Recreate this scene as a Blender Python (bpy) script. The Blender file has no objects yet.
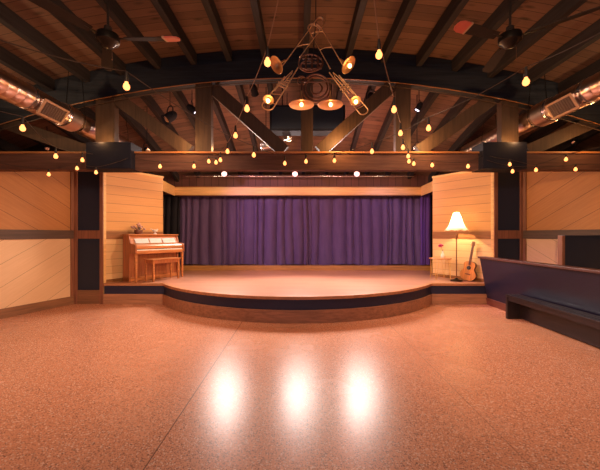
import bpy, bmesh, math, random
from mathutils import Vector, Matrix, Euler

random.seed(7)
sc = bpy.context.scene
C = sc.collection
PI = math.pi

# ------------------------------------------------------------------ camera, world, lights, exposure
FPX = 320.0                      # focal length in pixels of the 600 x 470 frame
CAMZ = 1.5
cam_d = bpy.data.cameras.new('camera')
cam_d.sensor_width = 36.0
cam_d.lens = 36.0 * FPX / 600.0
cam_d.clip_start = 0.05
cam = bpy.data.objects.new('camera', cam_d)
cam.location = (0, 0, CAMZ)
cam.rotation_euler = (PI / 2, 0, 0)
C.objects.link(cam)
sc.camera = cam

world = bpy.data.worlds.new('world')
world.use_nodes = True
sc.world = world
bg = world.node_tree.nodes['Background']
bg.inputs[0].default_value = (0.44, 0.55, 0.80, 1)
bg.inputs[1].default_value = 0.5

sc.view_settings.view_transform = 'Standard'
sc.view_settings.look = 'None'
sc.view_settings.gamma = 1.0
sc.view_settings.use_curve_mapping = False
sc.view_settings.exposure = 0.0


def spot(name, loc, target, power, color, angle=70, blend=0.6, radius=0.08):
    d = bpy.data.lights.new(name, 'SPOT')
    d.energy = power
    d.color = color
    d.spot_size = math.radians(angle)
    d.spot_blend = blend
    d.shadow_soft_size = radius
    o = bpy.data.objects.new(name, d)
    o.location = loc
    o.rotation_euler = (Vector(target) - Vector(loc)).to_track_quat('-Z', 'Y').to_euler()
    C.objects.link(o)
    return o


WARM = (1.0, 0.60, 0.33)
# house spots far behind the camera; the last two are added overhead floor fill
spot('house_spot', (2.2, -3.6, 3.1), (-5.0, 6.0, 1.6), 1750, WARM, 40, 0.7, 0.12)
spot('house_spot', (-2.2, -3.6, 3.1), (5.0, 6.0, 1.6), 1600, WARM, 40, 0.7, 0.12)
spot('house_spot', (0.0, -3.6, 3.3), (0.0, 5.5, 0.0), 160, (1.0, 0.56, 0.40), 60, 0.9, 0.15)
spot('house_spot', (-1.0, 4.3, 4.25), (-2.9, 4.9, 0), 370, (1.0, 0.60, 0.40), 92, 1.0, 0.25)
spot('house_spot', (1.0, 4.3, 4.25), (2.7, 4.9, 0), 350, (1.0, 0.60, 0.40), 92, 1.0, 0.25)
# wash on the stage, from spots hung behind the tie beam
spot('stage_wash', (2.0, 5.9, 3.5), (-3.6, 8.0, 1.6), 440, (1.0, 0.62, 0.34), 58, 0.8, 0.07)
spot('stage_wash', (-2.0, 5.9, 3.5), (3.9, 7.7, 1.7), 420, (1.0, 0.66, 0.36), 52, 0.8, 0.07)
spot('stage_wash', (-0.9, 6.0, 3.8), (-0.9, 7.6, 0.4), 330, (1.0, 0.68, 0.56), 84, 0.9, 0.07)
spot('stage_wash', (1.1, 6.0, 3.8), (1.1, 7.6, 0.4), 330, (1.0, 0.68, 0.56), 84, 0.9, 0.07)
spot('curtain_wash', (-3.0, 6.6, 3.4), (0.6, 9.7, 1.5), 330, (0.95, 0.55, 1.0), 75, 0.8, 0.06)
spot('curtain_wash', (3.0, 6.6, 3.4), (2.4, 9.7, 1.3), 120, (0.55, 0.36, 1.0), 60, 0.8, 0.06)
# added soft spots without fixtures, throwing the stage edge's shadow onto the floor
for dx in (-2.0, 0.0, 1.7):
    spot('downstage_fill', (dx, 8.75, 2.98), (dx * 1.6, 4.9, 0.0), 520, (1.0, 0.88, 0.80), 92, 0.8, 0.5)
# purple spill on the half wall, and a red lamp in the roof behind the truss
spot('purple_spot', (1.2, 6.6, 3.3), (4.1, 6.4, 0.7), 170, (0.75, 0.22, 0.85), 36, 0.8, 0.06)


def point(name, loc, power, color, r=0.05):
    d = bpy.data.lights.new(name, 'POINT')
    d.energy = power
    d.color = color
    d.shadow_soft_size = r
    o = bpy.data.objects.new(name, d)
    o.location = loc
    C.objects.link(o)


point('roof_lamp', (1.2, 7.4, 3.25), 50, (1.0, 0.36, 0.26), 0.1)
point('roof_lamp', (-1.6, 7.4, 3.25), 30, (1.0, 0.40, 0.26), 0.1)
for px_ in (-2.6, -0.9, 0.8, 2.5):
    point('pelmet_fill', (px_, 8.3, 3.0), 11, (1.0, 0.78, 0.48), 0.1)  # added fill points that brighten the pelmet, no lamps hang here
# amber uplights on top of the tie beam
for ux, uy, up_ in ((-1.95, 5.25, 9), (0.65, 5.25, 24), (2.1, 5.25, 16), (3.6, 5.33, 7), (-3.34, 5.33, 5), (-1.5, 5.9, 14), (4.8, 5.2, 8), (1.75, 5.9, 14)):
    point('beam_uplight', (ux, uy, 3.08), up_, (1.0, 0.47, 0.15), 0.04)
# added warm fill for the roof over the hall, no fixtures there
spot('hall_roof_fill', (-4.9, 3.7, 2.5), (-4.0, 4.9, 4.4), 95, (1.0, 0.66, 0.36), 100, 0.8, 0.15)
spot('hall_roof_fill', (4.9, 3.7, 2.5), (4.2, 4.9, 4.4), 55, (1.0, 0.66, 0.36), 100, 0.8, 0.15)
point('hall_roof_fill', (0.0, 3.6, 2.2), 9, (1.0, 0.62, 0.40), 0.2)

# ------------------------------------------------------------------ helpers


def at(px, py, Y):
    """world point seen at pixel (px, py) of the photo at distance Y"""
    return Vector(((px - 300) * Y / FPX, Y, CAMZ + (235 - py) * Y / FPX))


def tag(o, label=None, cat=None, group=None, kind=None):
    if label: o['label'] = label
    if cat: o['category'] = cat
    if group: o['group'] = group
    if kind: o['kind'] = kind
    return o


def thing(name, label, cat, loc=(0, 0, 0), rz=0.0, group=None, kind=None):
    o = bpy.data.objects.new(name, None)
    o.empty_display_size = 0.1
    o.location = loc
    o.rotation_euler = (0, 0, rz)
    C.objects.link(o)
    return tag(o, label, cat, group, kind)


class MB:
    def __init__(s):
        s.bm = bmesh.new()

    def box(s, x0, x1, y0, y1, z0, z1, bev=0.0, M=None):
        r = bmesh.ops.create_cube(s.bm, size=1.0)
        vs = r['verts']
        T = Matrix.Translation(((x0 + x1) / 2, (y0 + y1) / 2, (z0 + z1) / 2)) @ Matrix.Diagonal((abs(x1 - x0), abs(y1 - y0), abs(z1 - z0), 1))
        if M is not None: T = M @ T
        bmesh.ops.transform(s.bm, matrix=T, verts=vs)
        if bev > 0:
            es = list({e for v in vs for e in v.link_edges})
            bmesh.ops.bevel(s.bm, geom=es, offset=bev, segments=2, affect='EDGES', profile=0.6)
        return s

    def bar(s, a, b, w, h, up=(0, 0, 1), bev=0.0):
        """box beam from a to b, w across, h along up"""
        a = Vector(a); b = Vector(b)
        d = (b - a); L = d.length; d.normalize()
        u = Vector(up); side = d.cross(u)
        if side.length < 1e-4: u = Vector((0, 1, 0)); side = d.cross(u)
        side.normalize(); u = side.cross(d).normalized()
        M = Matrix((side, d, u)).transposed().to_4x4()
        M.translation = (a + b) / 2
        return s.box(-w / 2, w / 2, -L / 2, L / 2, -h / 2, h / 2, bev, M)

    def cyl(s, a, b, r0, r1=None, seg=16, caps=True):
        if r1 is None: r1 = r0
        a = Vector(a); b = Vector(b); d = b - a
        q = d.to_track_quat('Z', 'Y').to_matrix().to_4x4()
        q.translation = (a + b) / 2
        bmesh.ops.create_cone(s.bm, cap_ends=caps, segments=seg, radius1=r0, radius2=r1, depth=d.length, matrix=q)
        return s

    def sphere(s, c, r, sx=1, sy=1, sz=1, seg=16, ring=10):
        M = Matrix.Translation(c) @ Matrix.Diagonal((r * sx, r * sy, r * sz, 1))
        bmesh.ops.create_uvsphere(s.bm, u_segments=seg, v_segments=ring, radius=1.0, matrix=M)
        return s

    def tube(s, pts, r, seg=8, closed=False, rr=None):
        pts = [Vector(p) for p in pts]
        n = len(pts); rings = []
        prev = None
        for i, p in enumerate(pts):
            if closed: t = pts[(i + 1) % n] - pts[i - 1]
            else: t = pts[min(i + 1, n - 1)] - pts[max(i - 1, 0)]
            t.normalize()
            if prev is None:
                a = Vector((0, 0, 1)) if abs(t.z) < 0.9 else Vector((1, 0, 0))
                u = t.cross(a).normalized()
            else:
                u = (prev - t * prev.dot(t))
                u = u.normalized() if u.length > 1e-6 else t.orthogonal().normalized()
            prev = u; v = t.cross(u)
            rad = rr[i] if rr else r
            rings.append([s.bm.verts.new(p + (u * math.cos(2 * PI * k / seg) + v * math.sin(2 * PI * k / seg)) * rad) for k in range(seg)])
        m = n if closed else n - 1
        for i in range(m):
            A = rings[i]; B = rings[(i + 1) % n]
            for k in range(seg):
                s.bm.faces.new((A[k], A[(k + 1) % seg], B[(k + 1) % seg], B[k]))
        if not closed:
            s.bm.faces.new(rings[0][::-1]); s.bm.faces.new(rings[-1])
        return s

    def lathe(s, prof, M=None, seg=24):
        """prof: list of (r, z) revolved round z"""
        M = M or Matrix.Identity(4)
        rings = []
        for r, z in prof:
            if r < 1e-6: rings.append([s.bm.verts.new(M @ Vector((0, 0, z)))])
            else: rings.append([s.bm.verts.new(M @ Vector((r * math.cos(2 * PI * k / seg), r * math.sin(2 * PI * k / seg), z))) for k in range(seg)])
        for A, B in zip(rings, rings[1:]):
            for k in range(seg):
                k2 = (k + 1) % seg
                if len(A) == 1 and len(B) == 1: continue
                if len(A) == 1: s.bm.faces.new((A[0], B[k2], B[k]))
                elif len(B) == 1: s.bm.faces.new((A[k], A[k2], B[0]))
                else: s.bm.faces.new((A[k], A[k2], B[k2], B[k]))
        return s

    def prism(s, poly, y0, y1, axis='y', M=None):
        """poly: outline in the plane across the axis ('y': (x,z); 'x': (y,z); 'z': (x,y))"""
        M = M or Matrix.Identity(4)
        def P(a, b, t):
            v = {'y': (a, t, b), 'x': (t, a, b), 'z': (a, b, t)}[axis]
            return s.bm.verts.new(M @ Vector(v))
        A = [P(a, b, y0) for a, b in poly]; B = [P(a, b, y1) for a, b in poly]
        s.bm.faces.new(A); s.bm.faces.new(B[::-1])
        n = len(poly)
        for i in range(n):
            s.bm.faces.new((A[i], A[(i + 1) % n], B[(i + 1) % n], B[i]))
        return s

    def build(s, name, mat, parent=None, smooth=False, loc=None, rz=None):
        bmesh.ops.recalc_face_normals(s.bm, faces=s.bm.faces[:])
        me = bpy.data.meshes.new(name)
        s.bm.to_mesh(me); s.bm.free()
        me.materials.append(mat)
        if smooth:
            for p in me.polygons: p.use_smooth = True
            try: me.set_sharp_from_angle(angle=math.radians(40))
            except Exception: pass
        o = bpy.data.objects.new(name, me)
        C.objects.link(o)
        if parent: o.parent = parent
        if loc is not None: o.location = loc
        if rz is not None: o.rotation_euler = (0, 0, rz)
        return o


def align(p, d):
    """matrix at p whose z axis runs along d"""
    M = Vector(d).to_track_quat('Z', 'Y').to_matrix().to_4x4()
    M.translation = Vector(p)
    return M

# ------------------------------------------------------------------ materials


def newmat(name):
    m = bpy.data.materials.new(name)
    m.use_nodes = True
    nt = m.node_tree
    return m, nt, nt.nodes['Principled BSDF']


def mix(nt, fac, a, b, typ='MIX'):
    n = nt.nodes.new('ShaderNodeMix')
    n.data_type = 'RGBA'; n.blend_type = typ
    for sock, v in ((0, fac), (6, a), (7, b)):
        if hasattr(v, 'links'): nt.links.new(v, n.inputs[sock])
        else: n.inputs[sock].default_value = v if sock == 0 else (*v, 1)
    return n.outputs[2]


def math_(nt, op, a, b=None, c=None):
    n = nt.nodes.new('ShaderNodeMath'); n.operation = op
    for i, v in enumerate((a, b, c)):
        if v is None: continue
        if hasattr(v, 'links'): nt.links.new(v, n.inputs[i])
        else: n.inputs[i].default_value = v
    return n.outputs[0]


def plain(name, col, rough=0.5, metal=0.0, var=0.15, scale=12.0, bump=0.0, **kw):
    m, nt, b = newmat(name)
    tc = nt.nodes.new('ShaderNodeTexCoord')
    no = nt.nodes.new('ShaderNodeTexNoise'); no.inputs['Scale'].default_value = scale; no.inputs['Detail'].default_value = 5
    nt.links.new(tc.outputs['Object'], no.inputs['Vector'])
    c = mix(nt, no.outputs[0], tuple(x * (1 - var) for x in col), tuple(min(1, x * (1 + var)) for x in col))
    nt.links.new(c, b.inputs['Base Color'])
    b.inputs['Roughness'].default_value = rough
    b.inputs['Metallic'].default_value = metal
    for k, v in kw.items(): b.inputs[k.replace('_', ' ')].default_value = v
    if bump:
        bp = nt.nodes.new('ShaderNodeBump'); bp.inputs['Strength'].default_value = bump; bp.inputs['Distance'].default_value = 0.01
        nt.links.new(no.outputs[0], bp.inputs['Height']); nt.links.new(bp.outputs[0], b.inputs['Normal'])
    return m


def wood(name, col, axis='x', rough=0.5, var=0.35, scale=3.0, knots=False, spec=0.5):
    """plain timber with grain along an object axis"""
    m, nt, b = newmat(name)
    tc = nt.nodes.new('ShaderNodeTexCoord')
    mp = nt.nodes.new('ShaderNodeMapping')
    s = {'x': (0.6, 9, 9), 'y': (9, 0.6, 9), 'z': (9, 9, 0.6)}[axis]
    mp.inputs['Scale'].default_value = s
    nt.links.new(tc.outputs['Object'], mp.inputs['Vector'])
    no = nt.nodes.new('ShaderNodeTexNoise'); no.inputs['Scale'].default_value = scale; no.inputs['Detail'].default_value = 8; no.inputs['Roughness'].default_value = 0.65
    nt.links.new(mp.outputs[0], no.inputs['Vector'])
    cr = nt.nodes.new('ShaderNodeMapRange'); cr.inputs[1].default_value = 0.3; cr.inputs[2].default_value = 0.7
    nt.links.new(no.outputs[0], cr.inputs[0])
    c = mix(nt, cr.outputs[0], tuple(x * (1 - var) for x in col), tuple(min(1, x * (1 + var)) for x in col))
    nt.links.new(c, b.inputs['Base Color'])
    b.inputs['Roughness'].default_value = rough
    b.inputs['Specular IOR Level'].default_value = spec
    return m


def boards(name, col, col2, width, angle=0.0, plane='xz', seam=0.03, seamcol=(0.03, 0.012, 0.006), rough=0.5, grain=0.25, tint=0.5, length=None, knots=0.0, seamfac=0.9, spec=0.5, bump=0.3):
    """planks laid side by side; u runs along a board, v across"""
    m, nt, b = newmat(name)
    L = nt.links
    tc = nt.nodes.new('ShaderNodeTexCoord')
    sp = nt.nodes.new('ShaderNodeSeparateXYZ'); L.new(tc.outputs['Object'], sp.inputs[0])
    A = sp.outputs[{'x': 0, 'y': 1, 'z': 2}[plane[0]]]; B = sp.outputs[{'x': 0, 'y': 1, 'z': 2}[plane[1]]]
    ca, sa = math.cos(angle), math.sin(angle)
    u = math_(nt, 'ADD', math_(nt, 'MULTIPLY', A, ca), math_(nt, 'MULTIPLY', B, sa))
    v = math_(nt, 'ADD', math_(nt, 'MULTIPLY', A, -sa), math_(nt, 'MULTIPLY', B, ca))
    vw = math_(nt, 'DIVIDE', v, width)
    idx = math_(nt, 'FLOOR', vw)
    fr = math_(nt, 'FRACT', vw)
    if length:
        off = nt.nodes.new('ShaderNodeTexWhiteNoise'); off.noise_dimensions = '1D'; L.new(idx, off.inputs['W'])
        ul = math_(nt, 'ADD', math_(nt, 'DIVIDE', u, length), math_(nt, 'MULTIPLY', off.outputs[0], 7.0))
        iu = math_(nt, 'FLOOR', ul)
        key = math_(nt, 'ADD', idx, math_(nt, 'MULTIPLY', iu, 37.7))
    else:
        key = idx
    wn = nt.nodes.new('ShaderNodeTexWhiteNoise'); wn.noise_dimensions = '1D'; L.new(key, wn.inputs['W'])
    # grain
    cb = nt.nodes.new('ShaderNodeCombineXYZ')
    L.new(math_(nt, 'ADD', math_(nt, 'MULTIPLY', u, 1.3), math_(nt, 'MULTIPLY', wn.outputs[0], 31)), cb.inputs[0])
    L.new(math_(nt, 'MULTIPLY', v, 26.0), cb.inputs[1])
    L.new(math_(nt, 'MULTIPLY', wn.outputs[0], 50), cb.inputs[2])
    no = nt.nodes.new('ShaderNodeTexNoise'); no.inputs['Scale'].default_value = 1.6; no.inputs['Detail'].default_value = 7; no.inputs['Roughness'].default_value = 0.6; no.inputs['Distortion'].default_value = 0.6
    L.new(cb.outputs[0], no.inputs['Vector'])
    f = math_(nt, 'ADD', math_(nt, 'MULTIPLY', wn.outputs[0], tint), math_(nt, 'MULTIPLY', math_(nt, 'SUBTRACT', no.outputs[0], 0.5), grain * 4))
    f = math_(nt, 'ADD', f, 0.5 - tint / 2)
    cl = nt.nodes.new('ShaderNodeClamp'); L.new(f, cl.inputs[0])
    c = mix(nt, cl.outputs[0], col2, col)
    if knots:
        vo = nt.nodes.new('ShaderNodeTexVoronoi'); vo.inputs['Scale'].default_value = 1.0
        cb2 = nt.nodes.new('ShaderNodeCombineXYZ')
        L.new(math_(nt, 'MULTIPLY', u, 2.2), cb2.inputs[0]); L.new(math_(nt, 'MULTIPLY', v, 6.0), cb2.inputs[1])
        L.new(cb2.outputs[0], vo.inputs['Vector'])
        k = nt.nodes.new('ShaderNodeMapRange'); k.inputs[1].default_value = 0.06; k.inputs[2].default_value = 0.22; k.inputs[3].default_value = knots; k.inputs[4].default_value = 0.0
        L.new(vo.outputs['Distance'], k.inputs[0])
        c = mix(nt, k.outputs[0], c, tuple(x * 0.25 for x in col2))
    # seam
    lo = math_(nt, 'LESS_THAN', fr, seam)
    c = mix(nt, math_(nt, 'MULTIPLY', lo, seamfac), c, seamcol)
    L.new(c, b.inputs['Base Color'])
    b.inputs['Roughness'].default_value = rough
    b.inputs['Specular IOR Level'].default_value = spec
    if bump:
        bp = nt.nodes.new('ShaderNodeBump'); bp.inputs['Strength'].default_value = bump; bp.inputs['Distance'].default_value = 0.004
        h = math_(nt, 'ADD', math_(nt, 'MULTIPLY', lo, -1.0), math_(nt, 'MULTIPLY', no.outputs[0], 0.3))
        L.new(h, bp.inputs['Height']); L.new(bp.outputs[0], b.inputs['Normal'])
    return m


def glow(name, col, strength):
    m, nt, b = newmat(name)
    b.inputs['Base Color'].default_value = (*col, 1)
    b.inputs['Emission Color'].default_value = (*col, 1)
    b.inputs['Emission Strength'].default_value = strength
    return m


def terrazzo():
    m, nt, b = newmat('terrazzo')
    L = nt.links
    tc = nt.nodes.new('ShaderNodeTexCoord')
    big = nt.nodes.new('ShaderNodeTexNoise'); big.inputs['Scale'].default_value = 0.9; big.inputs['Detail'].default_value = 4
    L.new(tc.outputs['Object'], big.inputs['Vector'])
    c = mix(nt, big.outputs[0], (0.52, 0.205, 0.105), (0.68, 0.305, 0.175))
    n1 = nt.nodes.new('ShaderNodeTexNoise'); n1.inputs['Scale'].default_value = 75; n1.inputs['Detail'].default_value = 2
    L.new(tc.outputs['Object'], n1.inputs['Vector'])
    def chips(scale, thr, soft, seed, col, c, amt):
        vo = nt.nodes.new('ShaderNodeTexVoronoi'); vo.inputs['Scale'].default_value = scale
        mp = nt.nodes.new('ShaderNodeMapping'); mp.inputs['Location'].default_value = (seed, seed * 1.7, 0)
        L.new(tc.outputs['Object'], mp.inputs['Vector']); L.new(mp.outputs[0], vo.inputs['Vector'])
        s = nt.nodes.new('ShaderNodeSeparateColor'); L.new(vo.outputs['Color'], s.inputs[0])
        k = math_(nt, 'LESS_THAN', s.outputs[0], thr)
        near = math_(nt, 'LESS_THAN', vo.outputs['Distance'], soft)
        return mix(nt, math_(nt, 'MULTIPLY', math_(nt, 'MULTIPLY', k, near), amt), c, col)
    c = chips(95, 0.32, 0.45, 3.1, (0.16, 0.075, 0.05), c, 0.75)
    c = chips(140, 0.34, 0.45, 9.4, (0.10, 0.05, 0.04), c, 0.6)
    c = chips(85, 0.20, 0.5, 14.2, (0.80, 0.60, 0.46), c, 0.5)
    c = chips(52, 0.12, 0.4, 21.0, (0.12, 0.06, 0.045), c, 0.6)
    sp = nt.nodes.new('ShaderNodeSeparateXYZ'); L.new(tc.outputs['Object'], sp.inputs[0])
    for xj, am in ((-1.0, 0.75), (1.5, 0.4)):
        f = math_(nt, 'LESS_THAN', math_(nt, 'ABSOLUTE', math_(nt, 'SUBTRACT', sp.outputs[0], xj)), 0.005)
        c = mix(nt, math_(nt, 'MULTIPLY', f, am), c, (0.09, 0.05, 0.035))
    L.new(c, b.inputs['Base Color'])
    rn = nt.nodes.new('ShaderNodeMapRange'); rn.inputs[3].default_value = 0.24; rn.inputs[4].default_value = 0.30
    L.new(big.outputs[0], rn.inputs[0]); L.new(rn.outputs[0], b.inputs['Roughness'])
    b.inputs['Specular IOR Level'].default_value = 0.11
    return m


M_TERR = terrazzo()
M_PANEL_UP = boards('diagonal_boards', (0.56, 0.245, 0.075), (0.36, 0.135, 0.035), 0.36, -0.53, rough=0.5, seam=0.022, seamfac=0.75, tint=0.3)
M_PANEL_LO = boards('pale_diagonal_boards', (0.84, 0.57, 0.35), (0.66, 0.42, 0.24), 0.36, 0.53, rough=0.5, seam=0.022, seamfac=0.5, tint=0.3)
M_STAGE_WALL_UP = boards('honey_boards', (0.74, 0.38, 0.12), (0.60, 0.28, 0.08), 0.20, 0, rough=0.42, seam=0.05, seamcol=(0.2, 0.08, 0.025), seamfac=0.65)
M_STAGE_WALL_LO = boards('pale_honey_boards', (0.82, 0.54, 0.26), (0.70, 0.42, 0.18), 0.16, 0, rough=0.42, seam=0.05, seamcol=(0.3, 0.14, 0.05), seamfac=0.7)
M_RAIL = wood('rail_wood', (0.085, 0.045, 0.032), 'x', rough=0.5)
M_RAIL_HONEY = wood('honey_rail', (0.28, 0.11, 0.03), 'x', rough=0.45)
M_FRAME = wood('frame_wood', (0.26, 0.10, 0.055), 'z', rough=0.45)
M_BASE = wood('base_wood', (0.24, 0.11, 0.055), 'x', rough=0.5)
M_NAVY = plain('navy_panel', (0.010, 0.016, 0.036), 0.55)
M_NAVY2 = plain('navy_fascia', (0.018, 0.02, 0.055), 0.5)
M_DECK = boards('roof_deck', (0.19, 0.10, 0.064), (0.095, 0.05, 0.034), 0.15, 0, 'xy', seam=0.05, rough=0.75, tint=0.7, length=1.83, knots=0.8, seamcol=(0.012, 0.006, 0.005))
M_PURLIN = wood('purlin_wood', (0.026, 0.022, 0.024), 'y', rough=0.7, spec=0.2)
M_TRUSS = wood('dark_timber', (0.024, 0.026, 0.032), 'x', rough=0.7, spec=0.2)
M_WEB = wood('web_timber', (0.060, 0.033, 0.018), 'z', rough=0.6)
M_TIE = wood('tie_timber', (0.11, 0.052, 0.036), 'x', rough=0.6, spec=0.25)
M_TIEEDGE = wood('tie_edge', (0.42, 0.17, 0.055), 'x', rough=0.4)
M_BLACK = plain('black_steel', (0.014, 0.015, 0.026), 0.7, Specular_IOR_Level=0.15)
M_DARKMET = plain('dark_metal', (0.03, 0.025, 0.022), 0.35, 0.8)
M_DARK_WALL = plain('attic_dark', (0.02, 0.018, 0.02), 0.8)
M_STAGE = boards('stage_deck', (0.55, 0.27, 0.17), (0.40, 0.17, 0.10), 0.09, 0, 'xy', seam=0.04, rough=0.3, tint=0.6, length=1.2, seamfac=0.4, bump=0.1)
M_STAGEFACE = wood('stage_face', (0.42, 0.20, 0.11), 'x', rough=0.45)
M_NOSING = wood('nosing', (0.50, 0.22, 0.10), 'x', rough=0.35)
M_RISER = wood('riser_wood', (0.45, 0.22, 0.06), 'x', rough=0.4)
M_PELMET = wood('pelmet_wood', (0.82, 0.50, 0.20), 'x', rough=0.4, var=0.18)
M_SOFFIT = boards('backdrop_boards', (0.16, 0.06, 0.045), (0.10, 0.04, 0.03), 0.22, PI / 2, seam=0.06, rough=0.7)
M_DUCT = plain('duct_metal', (0.62, 0.46, 0.40), 0.28, 1.0, var=0.12, scale=6)
M_CHROME = plain('steel', (0.6, 0.58, 0.6), 0.25, 1.0)
M_GRILLE = plain('grille_dark', (0.09, 0.05, 0.04), 0.6)
M_GRFRAME = plain('grille_frame', (0.42, 0.24, 0.15), 0.5)
M_CABLE = plain('black_cable', (0.015, 0.011, 0.01), 0.6)
M_WIRE = plain('tan_cable', (0.20, 0.10, 0.055), 0.5)
M_WIRE2 = plain('brown_cable', (0.035, 0.02, 0.015), 0.6)
M_BULB = glow('amber_bulb', (1.0, 0.34, 0.10), 2.8)
M_BULB2 = glow('chandelier_bulb', (1.0, 0.52, 0.18), 9)
M_LENS = glow('stage_lens', (1.0, 0.48, 0.42), 3.2)
M_LENS_WHITE = glow('cool_lens', (0.9, 0.8, 1.0), 5)
M_BRASS = plain('brass', (0.80, 0.47, 0.22), 0.42, 0.85)
M_BRASS_DULL = plain('dull_brass', (0.26, 0.12, 0.07), 0.4, 1.0)
M_FAN = plain('fan_dark', (0.022, 0.015, 0.013), 0.7, Specular_IOR_Level=0.2)
M_CORAL = plain('coral', (0.52, 0.10, 0.07), 0.5)
M_PIANO = wood('piano_wood', (0.52, 0.19, 0.06), 'x', rough=0.3)
M_PIANO_D = wood('piano_side', (0.40, 0.13, 0.045), 'z', rough=0.35)
M_KEY = plain('ivory', (0.85, 0.78, 0.66), 0.3)
M_EBONY = plain('ebony', (0.015, 0.013, 0.013), 0.3)
M_PAPER = plain('paper', (0.62, 0.55, 0.47), 0.8, var=0.06)
M_GOLD = plain('gold_wire', (0.75, 0.45, 0.16), 0.3, 1.0)
M_SPRUCE = wood('spruce', (0.66, 0.26, 0.07), 'z', rough=0.3)
M_MAHOG = wood('mahogany', (0.18, 0.06, 0.03), 'z', rough=0.35)
M_WHITE = plain('white_ceramic', (0.8, 0.76, 0.7), 0.3)
M_PINK = plain('magenta_petal', (0.45, 0.02, 0.10), 0.6)
M_LEAF = plain('leaf', (0.05, 0.09, 0.03), 0.6)
M_DRYFLOWER = plain('dried_petal', (0.55, 0.30, 0.24), 0.7, var=0.4)
M_HALF = plain('aubergine_paint', (0.012, 0.009, 0.026), 0.4)
M_CAP = wood('cap_wood', (0.09, 0.03, 0.022), 'y', rough=0.4)
M_BENCH = wood('bench_wood', (0.020, 0.012, 0.014), 'y', rough=0.32)
M_SKIRT = wood('skirting', (0.15, 0.045, 0.03), 'y', rough=0.45)


def velvet(name, col, col2):
    m, nt, b = newmat(name)
    tc = nt.nodes.new('ShaderNodeTexCoord')
    mp = nt.nodes.new('ShaderNodeMapping'); mp.inputs['Scale'].default_value = (3, 3, 0.5)
    nt.links.new(tc.outputs['Object'], mp.inputs['Vector'])
    no = nt.nodes.new('ShaderNodeTexNoise'); no.inputs['Scale'].default_value = 5; no.inputs['Detail'].default_value = 6
    nt.links.new(mp.outputs[0], no.inputs['Vector'])
    nt.links.new(mix(nt, no.outputs[0], col, col2), b.inputs['Base Color'])
    b.inputs['Roughness'].default_value = 0.75
    b.inputs['Sheen Weight'].default_value = 0.6
    b.inputs['Sheen Roughness'].default_value = 0.4
    b.inputs['Sheen Tint'].default_value = (0.75, 0.5, 0.9, 1)
    b.inputs['Specular IOR Level'].default_value = 0.2
    return m


M_VELVET = velvet('purple_velvet', (0.075, 0.048, 0.125), (0.145, 0.095, 0.205))
M_BLACKV = velvet('black_velvet', (0.008, 0.008, 0.012), (0.012, 0.012, 0.018))
M_BLACKV.node_tree.nodes['Principled BSDF'].inputs['Sheen Weight'].default_value = 0.05
M_LEGV = velvet('blue_lit_velvet', (0.07, 0.03, 0.18), (0.12, 0.055, 0.28))  # purple velvet of the right leg, blue light put into its colour

# ------------------------------------------------------------------ roof


def roof_z(X, Y):
    z = 4.72 - 0.0303 * X * X
    d = max(0.0, Y - 5.6)
    return z - 0.12 * d - 0.035 * d * d


YS = [-4, -1, 2, 4, 5.0, 5.6] + [5.6 + 0.3 * i for i in range(1, 17)]
mb = MB()
XS = [-6.8 + 0.34 * i for i in range(41)]
g = [[mb.bm.verts.new((x, y, roof_z(x, y))) for x in XS] for y in YS]
for j in range(len(YS) - 1):
    for i in range(len(XS) - 1):
        mb.bm.faces.new((g[j][i], g[j][i + 1], g[j + 1][i + 1], g[j + 1][i]))
ceiling = mb.build('ceiling', M_DECK, smooth=True)
sol = ceiling.modifiers.new('thick', 'SOLIDIFY'); sol.thickness = 0.05; sol.offset = 1
tag(ceiling, 'low barrel roof of brown boards carried by dark joists', kind='structure')

PX = [0.10] + [-0.60 - 0.61 * i for i in range(10)] + [0.82 + 0.61 * i for i in range(10)]
PD = 0.20
for x in PX:
    mb = MB()
    w = 0.045
    rows = []
    for y in YS:
        zt = roof_z(x, y) - 0.002
        rows.append([mb.bm.verts.new((x - w, y, zt - 0.004)), mb.bm.verts.new((x + w, y, zt - 0.004)), mb.bm.verts.new((x + w, y, zt - PD)), mb.bm.verts.new((x - w, y, zt - PD))])
    for A, B in zip(rows, rows[1:]):
        for k in range(4):
            mb.bm.faces.new((A[k], A[(k + 1) % 4], B[(k + 1) % 4], B[k]))
    mb.bm.faces.new(rows[0]); mb.bm.faces.new(rows[-1][::-1])
    mb.build('joist', M_PURLIN, ceiling)

# ------------------------------------------------------------------ floor
mb = MB(); mb.box(-7, 7, -4, 10.6, -0.1, 0)
floor = mb.build('floor', M_TERR)
tag(floor, 'salmon terrazzo floor with dark chips and thin joints', kind='structure')

# ------------------------------------------------------------------ walls
WH = 2.9


def panelled_wall(name, a, b, side, up, lo, parent_label):
    """wall from a to b (b nearer the stage); local x along it, local -y faces the room"""
    a = Vector((*a, 0)); b = Vector((*b, 0))
    d = b - a; L = d.length; rz = math.atan2(d.y, d.x)
    r = thing(name, parent_label, None, a, rz, kind='structure')
    s = 1 if side == 'left' else -1           # sign of the local direction away from the room
    def bx(n, x0, x1, t0, t1, z0, z1, m, bev=0.0):
        q = MB(); q.box(x0, x1, min(s * t0, s * t1), max(s * t0, s * t1), z0, z1, bev)
        return q.build(n, m, r)
    bx('wall_core', 0, L, 0.02, 0.14, 0, WH, M_DARK_WALL)
    bx('upper_panel', 0, L - 0.03, -0.005, 0.02, 1.60, WH, up)
    bx('lower_panel', 0, L - 0.03, -0.005, 0.02, 0.15, 1.42, lo)
    bx('rail', 0, L, -0.03, 0.02, 1.42, 1.60, M_RAIL, 0.004)
    bx('baseboard', 0, L, -0.025, 0.02, 0.0, 0.175, M_BASE, 0.004)
    bx('corner_trim', L - 0.06, L, -0.03, 0.02, 0.175, 1.42, M_FRAME, 0.003)
    bx('corner_trim', L - 0.06, L, -0.03, 0.02, 1.60, WH, M_FRAME, 0.003)
    return r


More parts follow.
